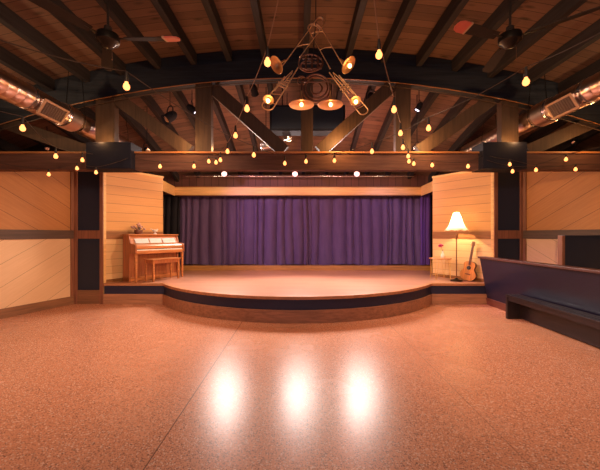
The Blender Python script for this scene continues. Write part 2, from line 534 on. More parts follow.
for s, side in ((-1, 'left'), (1, 'right')):
    up, lo = M_PANEL_UP, M_PANEL_LO       # each wall's own x axis mirrors the boards
    panelled_wall('wall_' + side, (s * 6.15, 3.5), (-4.94 if s < 0 else 4.87, 6.96), side, up, lo,
                  side + ' hall wall of orange diagonal boards above a brown rail and pale boards below')
    # pier between hall wall and stage
    r = thing('wall_%s_pier' % side, 'narrow pier with navy panels in a brown frame, %s of the stage' % side, None, (-4.60 if s < 0 else 4.545, 6.98, 0), kind='structure')
    W = 0.32
    q = MB(); q.box(-W, W, 0.03, 0.15, 0, 3.2); q.build('pier_core', M_DARK_WALL, r)
    for z0, z1 in ((0.30, 1.42), (1.60, 3.05)):
        q = MB(); q.box(-W + 0.07, W - 0.07, 0.0, 0.03, z0, z1); q.build('panel', M_NAVY, r)
    for x0, x1 in ((-W, -W + 0.075), (W - 0.075, W)):
        q = MB(); q.box(x0, x1, -0.03, 0.03, 0, 3.05, 0.004); q.build('stile', M_FRAME, r)
    q = MB(); q.box(-W + 0.075, W - 0.075, -0.02, 0.03, 1.42, 1.60, 0.004); q.build('rail', M_FRAME, r)
    q = MB(); q.box(-W + 0.075, W - 0.075, -0.02, 0.03, 0, 0.30, 0.004); q.build('bottom_rail', M_BASE, r)
    # outer hall wall towards the camera and the dark wall above the panels
    q = MB(); q.box(min(s * 6.15, s * 6.3), max(s * 6.15, s * 6.3), -4, 3.5, 0, WH)
    tag(q.build('wall_%s_rear' % side, M_RAIL_HONEY), 'plain %s wall beside the camera' % side, kind='structure')
    q = MB(); q.box(min(s * 6.65, s * 6.8), max(s * 6.65, s * 6.8), -4, 10.3, 0, 3.9)
    tag(q.build('wall_%s_outer' % side, M_DARK_WALL), 'dark outer %s wall under the eaves' % side, kind='structure')
    # splayed stage wall
    a = Vector((-4.30 if s < 0 else 4.235, 6.98, 0)); b = Vector((-3.51 if s < 0 else 3.40, 8.2, 0)); d = b - a; L = d.length
    r = thing('wall_stage_' + side, 'splayed honey board wall at the %s of the stage' % side, None, a, math.atan2(d.y, d.x), kind='structure')
    k = 1 if s < 0 else -1
    def bx(n, x0, x1, t0, t1, z0, z1, m, bev=0.0):
        q = MB(); q.box(x0, x1, min(k * t0, k * t1), max(k * t0, k * t1), z0, z1, bev)
        return q.build(n, m, r)
    bx('wall_core', 0.0, L, 0.02, 0.12, 0, 3.0, M_PELMET)
    bx('upper_panel', 0.06, L, 0, 0.02, 1.585, 2.96, M_STAGE_WALL_UP)
    bx('lower_panel', 0.06, L, 0, 0.02, 0.45, 1.41, M_STAGE_WALL_LO)
    bx('rail', 0.06, L, -0.012, 0.02, 1.41, 1.585, M_RAIL_HONEY, 0.003)
    bx('cap', 0, L + 0.01, -0.02, 0.12, 2.955, 3.0, M_PELMET, 0.003)
    bx('corner_trim', 0, 0.06, -0.02, 0.02, 0.0, 2.955, M_PELMET, 0.003)
    bx('baseboard', 0.06, L, -0.015, 0.02, 0.45, 0.52, M_RAIL_HONEY, 0.003)
    # alcove side wall, black
    q = MB(); q.box(min(s * 4.36, s * 4.5), max(s * 4.36, s * 4.5), 8.2, 10.2, 0, 2.95)
    tag(q.build('wall_alcove_' + side, M_DARK_WALL), 'black %s side of the curtain alcove' % side, kind='structure')

q = MB(); q.box(-6.8, 6.8, 10.2, 10.35, 0, 3.4)
tag(q.build('wall_back', M_DARK_WALL), 'dark back wall behind the curtain', kind='structure')

# ------------------------------------------------------------------ roof truss
TY0, TY1 = 5.5, 5.66


def chord_top(x): return roof_z(x, 5.5) - PD - 0.006


tr = thing('roof_truss', 'dark bowstring roof truss over the stage front', None, (0, TY0, 0), kind='structure')
mb = MB()
N = 40
rows = []
for i in range(N + 1):
    x = -6.6 + 13.2 * i / N
    zt = chord_top(x); zb = zt - 0.315
    rows.append([mb.bm.verts.new((x, -0.02, zt)), mb.bm.verts.new((x, 0.18, zt)), mb.bm.verts.new((x, 0.18, zb)), mb.bm.verts.new((x, -0.02, zb))])
for A, B in zip(rows, rows[1:]):
    for k in range(4): mb.bm.faces.new((A[k], A[(k + 1) % 4], B[(k + 1) % 4], B[k]))
mb.bm.faces.new(rows[0]); mb.bm.faces.new(rows[-1][::-1])
mb.build('top_chord', M_TRUSS, tr, smooth=True)
mb = MB(); rows = []
for i in range(N + 1):
    x = -6.6 + 13.2 * i / N
    zt = roof_z(x, 5.5) - 0.01; zb = chord_top(x) - 0.01
    rows.append([mb.bm.verts.new((x, 0.0, zt)), mb.bm.verts.new((x, 0.04, zt)), mb.bm.verts.new((x, 0.04, zb)), mb.bm.verts.new((x, 0.0, zb))])
for A, B in zip(rows, rows[1:]):
    for k in range(4): mb.bm.faces.new((A[k], A[(k + 1) % 4], B[(k + 1) % 4], B[k]))
mb.bm.faces.new(rows[0]); mb.bm.faces.new(rows[-1][::-1])
mb.build('blocking_board', M_TRUSS, tr, smooth=True)
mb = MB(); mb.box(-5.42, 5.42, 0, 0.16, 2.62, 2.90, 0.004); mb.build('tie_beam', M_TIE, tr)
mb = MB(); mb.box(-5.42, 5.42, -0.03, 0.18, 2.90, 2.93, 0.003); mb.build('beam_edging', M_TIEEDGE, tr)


def S(px): return (px - 300) * 5.5 / FPX
def ZZ(py): return CAMZ + (235 - py) * 5.5 / FPX


for x0, x1 in ((95, 114), (195, 211), (301, 313), (396, 411), (502, 519)):
    X0, X1 = S(x0), S(x1)
    xm = (X0 + X1) / 2
    mb = MB(); mb.box(X0, X1, 0.01, 0.15, 2.93, chord_top(xm) - 0.30, 0.004); mb.build('post', M_WEB, tr)
for (ax, ay), (bx_, by) in (((112, 95), (188, 152)), ((212, 86), (284, 152)), ((392, 85), (320, 152)), ((494, 98), (420, 152)), ((-25, 112), (84, 152)), ((625, 108), (530, 152))):
    mb = MB()
    mb.bar((S(ax), 0.085, ZZ(ay)), (S(bx_), 0.085, ZZ(by) + 0.03), 0.11, 0.22, up=(0, 0, 1), bev=0.004)
    mb.build('brace', M_WEB, tr)
for dz, dy in ((0.0, -0.035), (-0.05, -0.03)):
    mb = MB()
    mb.tube([(x / 10, dy, chord_top(x / 10) - 0.33 + dz * (1 + abs(x) * 0.02)) for x in range(-60, 61, 5)], 0.008, 6)
    mb.build('tie_rod', M_WEB if dz else M_RAIL_HONEY, tr, smooth=True)
for (x0, x1) in ((86, 131), (483, 527)):
    mb = MB()
    X0, X1 = S(x0) * 0.975, S(x1) * 0.975
    mb.box(X0, X1, -0.14, 0.22, 2.615, 3.06, 0.008)
    mb.build('steel_saddle', M_BLACK, tr)
    # bolts
# far tie timbers in the dark attic
for s in (-1, 1):
    mb = MB(); mb.box(min(s * 6.6, s * 4.2), max(s * 6.6, s * 4.2), 7.0, 7.14, 3.36, 3.52)
    tag(mb.build('trim_%d' % (1 if s < 0 else 2), M_WEB), 'timber plate crossing the dark space above the %s wall' % ('left' if s < 0 else 'right'), kind='structure')

# ------------------------------------------------------------------ stage
SF = 6.96; HC = 2.90; SAG = 1.5; CX = -0.06
R = (HC * HC + SAG * SAG) / (2 * SAG)
CY = SF - SAG + R
A0 = math.asin(HC / R)


def front(off, n=48):
    """front outline of the stage, offset outwards"""
    pts = [(-4.26, SF - off)]
    rr = R + off
    a1 = math.acos(max(-1, min(1, (CY - SF + off) / rr)))
    for i in range(n + 1):
        a = -a1 + 2 * a1 * i / n
        pts.append((CX + rr * math.sin(a), CY - rr * math.cos(a)))
    pts.append((4.20, SF - off))
    return pts


stage = thing('stage', 'low wooden stage with rounded front, navy band and wood step band', 'stage', (0, 0, 0))


def slab(off, z0, z1, back, name, mat):
    mb = MB()
    pts = front(off) + [(4.20, 7.0), (4.10, 7.12), (3.40, 8.16), (3.40, back), (-3.50, back), (-3.50, 8.16), (-4.16, 7.12), (-4.26, 7.0)]
    mb.prism(pts, z0, z1, axis='z')
    return mb.build(name, mat, stage)


slab(0.0, 0.425, 0.45, 10.1, 'deck', M_STAGE)


def band(off0, off1, z0, z1, name, mat):
    mb = MB(); a = front(off0); b = front(off1)
    va = [[mb.bm.verts.new((x, y, z)) for z in (z0, z1)] for x, y in a]
    vb = [[mb.bm.verts.new((x, y, z)) for z in (z0, z1)] for x, y in b]
    for i in range(len(a) - 1):
        mb.bm.faces.new((va[i][0], va[i + 1][0], va[i + 1][1], va[i][1]))
        mb.bm.faces.new((vb[i][0], vb[i + 1][0], vb[i + 1][1], vb[i][1]))
        mb.bm.faces.new((va[i][1], va[i + 1][1], vb[i + 1][1], vb[i][1]))
        mb.bm.faces.new((va[i][0], va[i + 1][0], vb[i + 1][0], vb[i][0]))
    for i in (0, -1):
        mb.bm.faces.new((va[i][0], va[i][1], vb[i][1], vb[i][0]))
    return mb.build(name, mat, stage)


band(-0.06, 0.025, 0.40, 0.452, 'nosing', M_NOSING)
band(-0.06, 0.0, 0.22, 0.40, 'navy_band', M_NAVY2)
band(-0.06, 0.035, 0.0, 0.22, 'wood_band', M_STAGEFACE)
mb = MB(); mb.box(-4.3, 4.3, 9.48, 10.1, 0.45, 0.585, 0.006); mb.build('rear_step', M_RISER, stage)
for xa in (-4.3, 3.4):
    mb = MB(); mb.box(xa, xa + 0.8, 8.3, 9.48, 0.42, 0.45); mb.build('side_deck', M_STAGE, stage)

# ------------------------------------------------------------------ curtains


def curtain(name, x0, x1, y, z0, z1, mat, label, fold=0.11, amp=0.055, seed=1, nx=None):
    rnd = random.Random(seed)
    W = x1 - x0
    nx = nx or int(W / 0.012)
    ph = [rnd.uniform(0, 6.28) for _ in range(8)]
    # irregular folds: each has its own width and depth
    edges = [0.0]; amps = []
    while edges[-1] < W + 0.3:
        edges.append(edges[-1] + fold * rnd.choice((0.45, 0.6, 0.8, 1.0, 1.3, 1.7)))
        amps.append(rnd.uniform(0.45, 1.25))
    def shape(u):
        k = 0
        while edges[k + 1] < u: k += 1
        f = (u - edges[k]) / (edges[k + 1] - edges[k])
        return -amps[k] * math.sin(PI * f) ** 0.75 * min(1.0, (edges[k + 1] - edges[k]) / fold + 0.25)
    nz = 16
    mb = MB(); rows = []
    for j in range(nz + 1):
        t = j / nz
        z = z1 + (z0 - z1) * t
        row = []
        for i in range(nx + 1):
            u = i / nx * W
            w1 = min(max(u + 0.02 * t * math.sin(u * 5.1 + ph[1] + t * 2) + 0.012 * math.sin(t * 5 + u * 3 + ph[2]), 0.0), W + 0.2)
            yy = y + shape(w1) * amp * 2 * (0.45 + 0.55 * t ** 0.5) + 0.02 * math.sin(u * 3 + ph[5]) * t
            row.append(mb.bm.verts.new((x0 + u, yy, z + (0.012 * math.sin(u * 4 + ph[6]) if j == nz else 0))))
        rows.append(row)
    for A, B in zip(rows, rows[1:]):
        for i in range(nx): mb.bm.faces.new((A[i], A[i + 1], B[i + 1], B[i]))
    o = mb.build(name, mat, smooth=True)
    return tag(o, label, 'curtain')


curtain('stage_curtain', -3.68, 3.66, 9.80, 0.60, 2.78, M_VELVET, 'wide purple velvet curtain hanging in folds across the back of the stage', 0.24, 0.075, 3)
curtain('leg_curtain', 3.60, 3.90, 9.58, 0.60, 2.76, M_LEGV, 'narrow purple curtain strip, blue light put into its colour, at the right end of the purple stage curtain', 0.15, 0.03, 5)
curtain('wing_curtain', -4.34, -3.60, 9.60, 0.60, 2.74, M_BLACKV, 'black wing curtain beside the piano, left end of the purple curtain', 0.16, 0.03, 6)
curtain('wing_curtain', 3.84, 4.34, 9.62, 0.60, 2.74, M_BLACKV, 'black wing curtain behind the small round table, right end of the purple curtain', 0.16, 0.03, 8)

# pelmet
pel = thing('pelmet', 'honey coloured wooden pelmet box running above the purple curtain', 'pelmet', (0, 9.5, 2.66))
mb = MB(); mb.box(-3.72, 3.60, -0.03, 0.0, 0.02, 0.25, 0.004); mb.build('face_board', M_PELMET, pel)
mb = MB(); mb.box(-3.74, 3.62, -0.05, 0.0, 0.25, 0.275, 0.004); mb.box(-3.72, 3.60, -0.045, 0.0, 0.0, 0.025, 0.003); mb.build('moulding', M_RAIL_HONEY, pel)
for s, xa, xb in ((-1, -3.72, -3.6), (1, 3.60, 3.52)):
    mb = MB(); mb.bar((xa, 0, 0.137), (xb * 1.0, -1.22, 0.137), 0.03, 0.27); mb.build('return_board', M_PELMET, pel)
# boarded strip above the pelmet
q = MB(); q.box(-4.4, 4.4, 9.56, 9.62, 2.70, 3.30)
tag(q.build('wall_above_pelmet', M_SOFFIT), 'dark reddish boards above the pelmet', kind='structure')

# ------------------------------------------------------------------ pipes and stage lamps
pipe = thing('lighting_pipe', 'long grey lighting pipe behind the tie beam, carrying three lit stage lamps', 'pipe', (0, 8.8, 3.32))
mb = MB(); mb.cyl((-3.3, 0, 0), (3.3, 0, 0), 0.022); mb.build('tube', M_DARKMET, pipe, smooth=True)
for x in (-2.6, 0.9, 2.6):
    mb = MB(); mb.cyl((x, 0, 0), (x, 0, roof_z(x, 8.8) - 3.32), 0.008, seg=8); mb.build('hanger', M_DARKMET, pipe)
pipe2 = thing('lighting_pipe', 'second thinner lighting pipe nearest to the pelmet, without lamps', 'pipe', (0, 9.25, 3.20))
mb = MB(); mb.cyl((-3.3, 0, 0), (3.3, 0, 0), 0.018); mb.build('tube', M_CHROME, pipe2, smooth=True)
for x in (-2.4, 0.3, 2.4):
    mb = MB(); mb.cyl((x, 0, 0), (x, 0, roof_z(x, 9.25) - 3.20), 0.007, seg=8); mb.build('hanger', M_DARKMET, pipe2)


def par_can(label, pos, aim, size=1.0, lens=None, body=None, name='stage_light', group=None):
    """can light: origin at the clamp; pos = centre of the can"""
    pos = Vector(pos)
    t = thing(name, label, 'stage light', pos, 0, group)
    d = Vector(aim).normalized()
    M = align((0, 0, 0), d)
    r = 0.075 * size; L = 0.22 * size
    mb = MB()
    mb.lathe([(0, -L * 0.55), (r * 0.55, -L * 0.55), (r * 0.8, -L * 0.42), (r, -L * 0.2), (r, L * 0.45), (r * 1.12, L * 0.45), (r * 1.12, L * 0.5), (r * 0.96, L * 0.5), (r * 0.9, L * 0.36), (0, L * 0.34)], M, 20)
    mb.build('can', body or M_BLACK, t, smooth=True)
    mb = MB(); mb.lathe([(0, L * 0.42), (r * 0.5, L * 0.415), (r * 0.88, L * 0.38), (0, L * 0.37)], M, 20)
    mb.build('lens', lens or M_CHROME, t, smooth=True)
    side = d.cross(Vector((0, 0, 1))).normalized()
    h = 0.17 * size
    mb = MB(); mb.tube([side * r * 1.15, side * r * 1.2 + Vector((0, 0, h * 0.7)), side * r * 0.6 + Vector((0, 0, h)), -side * r * 0.6 + Vector((0, 0, h)), -side * r * 1.2 + Vector((0, 0, h * 0.7)), -side * r * 1.15], 0.009 * size, 6)
    mb.build('yoke', M_BLACK, t, smooth=True)
    top = roof_z(pos.x, pos.y) - pos.z
    mb = MB(); mb.cyl((0, 0, h), (0, 0, max(h + 0.05, top)), 0.008, seg=8); mb.build('hanger', M_BLACK, t)
    return t


for (px, lab, pw) in ((224, 'glowing pinkish stage lamp under the tie beam, left of the three lit ones', 320), (295, 'glowing pinkish stage lamp under the tie beam, middle of the three lit ones', 230), (357, 'glowing pinkish stage lamp under the tie beam, right of the three lit ones', 320)):
    p = at(px, 173.5, 8.8)
    d = Vector((0 - p.x * 0.75, -3.6, -2.2)).normalized()
    t = thing('stage_lamp', lab, 'stage light', p, 0, 'lit lamps under the tie beam')
    M = align((0, 0, 0), d)
    r = 0.075
    mb = MB(); mb.lathe([(0, -0.13), (0.03, -0.13), (0.045, -0.09), (r, -0.03), (r * 1.1, 0.05), (r, 0.05), (r * 0.9, 0.012), (0, 0.012)], M, 20); mb.build('can', M_BLACK, t, smooth=True)
    mb = MB(); mb.sphere(d * 0.02, r * 1.0); mb.build('lens', M_LENS, t, smooth=True)
    mb = MB(); mb.tube([(0.07, 0, 0), (0.07, 0.03, 0.05), (0, 0.1, 0.07), (-0.07, 0.03, 0.05), (-0.07, 0, 0)], 0.006, 6); mb.build('yoke', M_BLACK, t, smooth=True)
    spot('stage_lamp_beam', p + d * 0.12, p + d, pw * 0.7, (1.0, 0.80, 0.74), 110, 0.7, 0.07)

cans = [
    ('black can light with silver rim pointing at the stage, beside the left truss brace', (170, 117, 6.4), (-0.5, -0.6, -0.7), 1.25, None),
    ('black can light with a bright white lens, left of the second truss post', (192, 109, 6.5), (0.75, 0.1, -0.5), 0.9, M_LENS_WHITE),
    ('black can light with a bright white lens, right of the fourth truss post', (419, 107, 6.3), (-0.5, 0.05, -0.85), 0.75, M_LENS_WHITE),
    ('dark can light hanging close under the arched chord, left of the instrument chandelier', (254, 90, 6.2), (0.1, 0.8, -0.5), 0.9, None),
    ('dark can light hanging close under the arched chord, right of the instrument chandelier', (371, 99, 6.2), (0.2, 0.8, -0.5), 1.0, None),
    ('shiny chrome can light just above the tie beam, left of centre', (266, 146, 6.6), (-0.9, -0.3, -0.2), 0.95, None),
    ('small black and chrome can light above the tie beam, touching the centre brace', (287, 139, 6.8), (0.6, -0.7, -0.2), 0.7, None),
    ('small can light low over the black steel saddle at the left', (147, 150, 6.8), (0.7, -0.6, -0.3), 0.8, None),
    ('small can light low over the tie beam, right of the fourth truss post', (417, 148, 6.6), (-0.8, -0.4, -0.2), 0.7, None),
    ('small silver can light in the dark corner above the left hall wall', (47, 148, 6.6), (0.6, -0.6, -0.5), 0.6, None),
    ('small silver can light in the dark corner above the right hall wall', (574, 142, 6.5), (-0.6, -0.6, -0.5), 0.6, None),
]
for lab, (px, py, Y), aim, sz, ln in cans:
    par_can(lab, at(px, py, Y), aim, sz, ln, M_CHROME if 'chrome can' in lab else None)

# black hanging box at the centre
p = at(307, 118, 6.35)
hb = thing('projection_box', 'black rectangular box hung under the roof behind the chandelier', 'box', p)
mb = MB(); mb.box(-0.74, 0.76, 0, 0.35, -0.25, 0.26, 0.01); mb.build('case', M_BLACK, hb)
mb = MB(); mb.box(-0.70, 0.72, -0.01, 0.0, -0.21, 0.22, 0.004); mb.build('front_panel', M_NAVY, hb)
for x in (-0.5, 0.5):
    mb = MB(); mb.cyl((x, 0.17, 0.26), (x, 0.17, roof_z(p.x + x, p.y + 0.17) - p.z), 0.012, seg=8); mb.build('hanger', M_BLACK, hb)

# ------------------------------------------------------------------ ducts
for s, X, Z, YE, lab in ((-1, -3.76, 3.40, 6.9, 'left'), (1, 3.98, 3.48, 7.6, 'right')):
    t = thing('air_duct', 'shiny round spiral metal air duct running along the %s side of the ceiling' % lab, 'duct', (X, 0, Z), 0, 'round metal ducts under the roof')
    r = 0.17
    prof = []
    y = 0.2
    while y < YE:
        prof += [(r, y), (r, y + 0.10), (r + 0.003, y + 0.108), (r + 0.003, y + 0.116), (r, y + 0.124)]
        y += 0.13
    M = align((0, 0, 0), (0, 1, 0))
    mb = MB(); mb.lathe(prof, M, 32); mb.build('pipe', M_DUCT, t, smooth=True)
    for yy in (4.35, 5.0):
        mb = MB(); mb.lathe([(r, yy), (r + 0.014, yy), (r + 0.014, yy + 0.05), (r, yy + 0.05)], M, 32); mb.build('joint_band', M_CHROME, t, smooth=True)
    # register box on the inner lower side
    yc = 4.62
    ang = math.radians(58)
    Rm = Matrix.Translation((0, yc, 0)) @ Matrix.Rotation(s * ang, 4, 'Y')     # local -z points down and inwards
    mb = MB(); mb.box(-0.09, 0.09, -0.20, 0.20, -0.235, -0.10, 0.003, Rm); mb.build('register_box', M_DUCT, t)
    rg = MB()
    for (a, b, c, d) in ((-0.12, 0.12, -0.23, -0.195), (-0.12, 0.12, 0.195, 0.23), (-0.12, -0.09, -0.195, 0.195), (0.09, 0.12, -0.195, 0.195)):
        rg.box(a, b, c, d, -0.25, -0.235, 0.0, Rm)
    ro = rg.build('register_frame', M_GRFRAME, t)
    gm = MB(); gm.box(-0.09, 0.09, -0.195, 0.195, -0.242, -0.236, 0, Rm)
    for i in range(9):
        yy = -0.17 + i * 0.0425
        gm.box(-0.09, 0.09, yy, yy + 0.012, -0.247, -0.24, 0, Rm)
    gm.build('grille', M_GRILLE, t)
    fx = MB()
    fx.lathe([(r + 0.004 + (0.022 if i % 2 else 0.0), 5.06 + i * 0.024) for i in range(11)], M, 32); fx.build('flexible_collar', M_DUCT, t, smooth=True)
    for yy in (3.4, 5.35, 6.7):
        mb = MB()
        mb.tube([(r * 1.03 * math.cos(a), yy, r * 1.03 * math.sin(a)) for a in [PI * i / 10 + PI for i in range(11)]], 0.006, 6)
        hz = roof_z(X, yy) - Z - 0.0
        mb.cyl((-r * 1.03, yy, 0), (-r * 0.6, yy, hz), 0.005, seg=6); mb.cyl((r * 1.03, yy, 0), (r * 0.6, yy, hz), 0.005, seg=6)
        mb.build('hanger_strap', M_DARKMET, t)

# ------------------------------------------------------------------ ceiling fans


def fan(label, hub, angs, L, coral_i):
    hub = Vector(hub)
    t = thing('ceiling_fan', label, 'ceiling fan', hub, 0, 'dark three-blade ceiling fans')
    top = roof_z(hub.x, hub.y) - hub.z
    mb = MB(); mb.cyl((0, 0, 0.05), (0, 0, top - 0.05), 0.013, seg=12); mb.lathe([(0.013, 0.16), (0.04, 0.14), (0.045, 0.09), (0.02, 0.06)], None, 20); mb.build('downrod', M_FAN, t, smooth=True)
    mb = MB(); mb.lathe([(0.0, top), (0.07, top), (0.06, top - 0.06), (0.015, top - 0.10), (0, top - 0.1)], None, 20); mb.build('canopy', M_FAN, t, smooth=True)
    mb = MB(); mb.lathe([(0, 0.085), (0.06, 0.08), (0.115, 0.05), (0.125, 0.01), (0.12, -0.035), (0.08, -0.06), (0.06, -0.09), (0.03, -0.105), (0, -0.108)], None, 28); mb.build('motor', M_DARKMET, t, smooth=True)
    mb = MB(); mb.cyl((0.06, -0.02, -0.1), (0.06, -0.02, -0.24), 0.0015, seg=6); mb.sphere((0.06, -0.02, -0.25), 0.008, seg=8, ring=6); mb.build('pull_chain', M_BRASS_DULL, t)
    for i, a in enumerate(angs):
        Rm = Matrix.Rotation(a, 4, 'Z')
        Tw = Rm @ Matrix.Rotation(math.radians(14), 4, 'X')
        mb = MB()
        prof = [(0.20, 0.045), (0.30, 0.055), (L * 0.7, 0.066), (L * 0.92, 0.066), (L * 0.98, 0.05), (L, 0.02)]
        poly = [(x, w) for x, w in prof] + [(x, -w) for x, w in prof[::-1]]
        mb.prism(poly, -0.004, 0.004, axis='z', M=Tw)
        bl = mb.build('blade', M_FAN, t)
        mb = MB(); mb.bar(Rm @ Vector((0.10, 0, 0.0)), Rm @ Vector((0.27, 0, 0.002)), 0.03, 0.008); mb.box(0.21, 0.30, -0.035, 0.035, 0.005, 0.010, 0.0, Tw); mb.build('blade_iron', M_DARKMET, bl)
        if i == coral_i:
            pr = [(L * 0.80, 0.070), (L * 0.93, 0.070), (L * 0.99, 0.052), (L * 1.01, 0.02)]
            mb = MB(); mb.prism(pr + [(x, -w) for x, w in pr[::-1]], -0.008, 0.008, axis='z', M=Tw)
            o = mb.build('blade_tip', M_CORAL, bl); o['label'] = 'coral red blade tip'
            mb = MB(); mb.box(L * 0.79, L * 0.82, -0.072, 0.072, -0.010, 0.010, 0, Tw); mb.build('tip_band', M_GRFRAME, bl)
    return t


D = math.radians
fan('dark ceiling fan with a coral tipped blade, on a rod left of the chandelier', at(108, 39, 3.7), [D(0), D(-116), D(122)], 0.82, 0)
fan('dark ceiling fan with a coral tipped blade, on a rod right of the chandelier', at(510, 39, 3.74), [D(-162), D(-42), D(78)], 0.78, 0)

# ------------------------------------------------------------------ string lights


def string_light(label, start, bulbs, end, r=0.029, drop=0.12, wire=None):
    """start, end and bulbs as world points; bulbs are bulb centres"""
    t = thing('string_light', label, 'string lights', start, 0, 'strings of amber bulbs')
    o0 = Vector(start)
    anchors = [Vector(start)] + [Vector(b) + Vector((0, 0, drop)) for b in bulbs] + [Vector(end)]
    pts = []
    for a, b in zip(anchors, anchors[1:]):
        sag = 0.03 * (b - a).length
        for i in range(6):
            k = i / 6
            p = a.lerp(b, k); p.z -= sag * 4 * k * (1 - k)
            pts.append(p - o0)
    pts.append(anchors[-1] - o0)
    mb = MB(); mb.tube(pts, 0.0042, 6); mb.build('cable', wire or M_WIRE2, t, smooth=True)
    for b in bulbs:
        c = Vector(b) - o0
        k = r / 0.032
        mb = MB(); mb.lathe([(0, drop + 0.004), (0.008, drop), (0.016 * k, 0.085 * k), (0.018 * k, 0.05 * k), (0.015 * k, 0.033 * k), (0, 0.033 * k)], Matrix.Translation(c), 14)
        so = mb.build('socket', M_CABLE, t, smooth=True)
        mb = MB(); mb.lathe([(0.013 * k, 0.036 * k), (0.016 * k, 0.022 * k), (0.027 * k, 0.004 * k), (0.030 * k, -0.012 * k), (0.026 * k, -0.030 * k), (0.014 * k, -0.041 * k), (0, -0.044 * k)], Matrix.Translation(c), 16)
        mb.build('bulb', M_BULB, so, smooth=True)
    return t


def PB(l): return [at(*p) for p in l]


string_light('string of amber bulbs running from overhead left of the chandelier down to the tie beam', at(296, -90, 1.7),
             PB([(267.5, 61.5, 2.6), (247, 108, 3.3), (235.5, 135, 4.0), (227.5, 151, 4.65), (220.4, 159.6, 5.15)]), at(213, 155, 5.42), wire=M_WIRE)
string_light('string of amber bulbs running from overhead right of the chandelier down to the tie beam', at(366, -80, 1.7),
             PB([(379, 54, 2.6), (394, 109, 3.3), (400.5, 132.7, 4.0), (403, 147, 4.65), (408.3, 155.8, 5.1), (409, 161, 5.3)]), at(412, 155, 5.42), wire=M_WIRE)
string_light('string of amber bulbs passing under the left ceiling fan towards the tie beam', at(-30, 30, 1.9),
             PB([(126.5, 85.5, 2.7), (253.8, 154.5, 4.6), (284.8, 163, 5.25), (306, 161, 5.32)]), at(322, 154, 5.42))
string_light('string of amber bulbs passing under the right ceiling fan towards the tie beam', at(640, 10, 1.9),
             PB([(526, 81, 2.7), (428.6, 127.6, 3.7), (372, 151, 4.6), (334.4, 160.3, 5.25)]), at(318, 156, 5.42))
string_light('short string of amber bulbs looped along the tie beam over the piano', at(131, 157, 5.42),
             PB([(160, 166, 5.36), (194, 166, 5.36), (208.8, 161, 5.36), (216, 162, 5.38)]), at(222, 155, 5.42), 0.029, 0.07)
string_light('short string of amber bulbs looped along the tie beam over the floor lamp', at(410, 157, 5.42),
             PB([(413.8, 163.3, 5.36), (432.2, 164.8, 5.36), (468, 166, 5.36)]), at(481, 156, 5.42), 0.029, 0.07)
string_light('string of amber bulbs under the left duct ending at the left black saddle', at(-60, 90, 2.6),
             PB([(22.6, 127.6, 3.4), (55.8, 155.8, 4.5), (82.4, 159.6, 5.2)]), at(93, 154, 5.28))
string_light('string of low amber bulbs hanging in front of the top of the left hall wall', at(-20, 158, 5.3),
             PB([(48.7, 174, 5.3), (77, 168, 5.3), (96, 172, 5.3)]), at(128, 158, 5.3), 0.027, 0.08)
string_light('string of amber bulbs in front of the right black saddle', at(640, 135, 4.6),
             PB([(566, 159, 5.1), (536, 169.6, 5.25), (509.8, 164, 5.3)]), at(490, 156, 5.3), 0.027, 0.08)
string_light('string of low amber bulbs hanging in front of the top of the right hall wall', at(640, 160, 5.3),
             PB([(575.6, 169, 5.3), (512.6, 171, 5.3)]), at(487, 160, 5.3), 0.027, 0.08)

# ------------------------------------------------------------------ chandelier of brass instruments
CYY = 3.4
ctr = at(315, 62, CYY)
ch = thing('instrument_chandelier', 'chandelier made of brass trombones, horns and bells holding amber bulbs', 'chandelier', ctr)


def Q(px, py, dy=0.0):
    p = at(px, py, CYY) - ctr
    p.y += dy
    return p


def bell(parent, tip, mouth, r, mat=M_BRASS, name='bell'):
    tip = Vector(tip); mouth = Vector(mouth)
    L = (mouth - tip).length
    prof = []
    for i in range(13):
        t = i / 12
        rad = 0.009 + (r - 0.009) * (0.12 * t + 0.88 * t ** 5)
        prof.append((rad, L * t))
    inner = [(max(rr - 0.003, 0.004), z) for rr, z in prof[::-1]]
    mb = MB(); mb.lathe(prof + [(r + 0.004, L + 0.002)] + inner, align(tip, mouth - tip), 28)
    return mb.build(name, mat, parent, smooth=True)


def bulbat(p, k=1.0, parent=None):
    mb = MB(); mb.sphere(p, 0.024 * k, sz=1.15); return mb.build('bulb', M_BULB2, parent or ch, smooth=True)


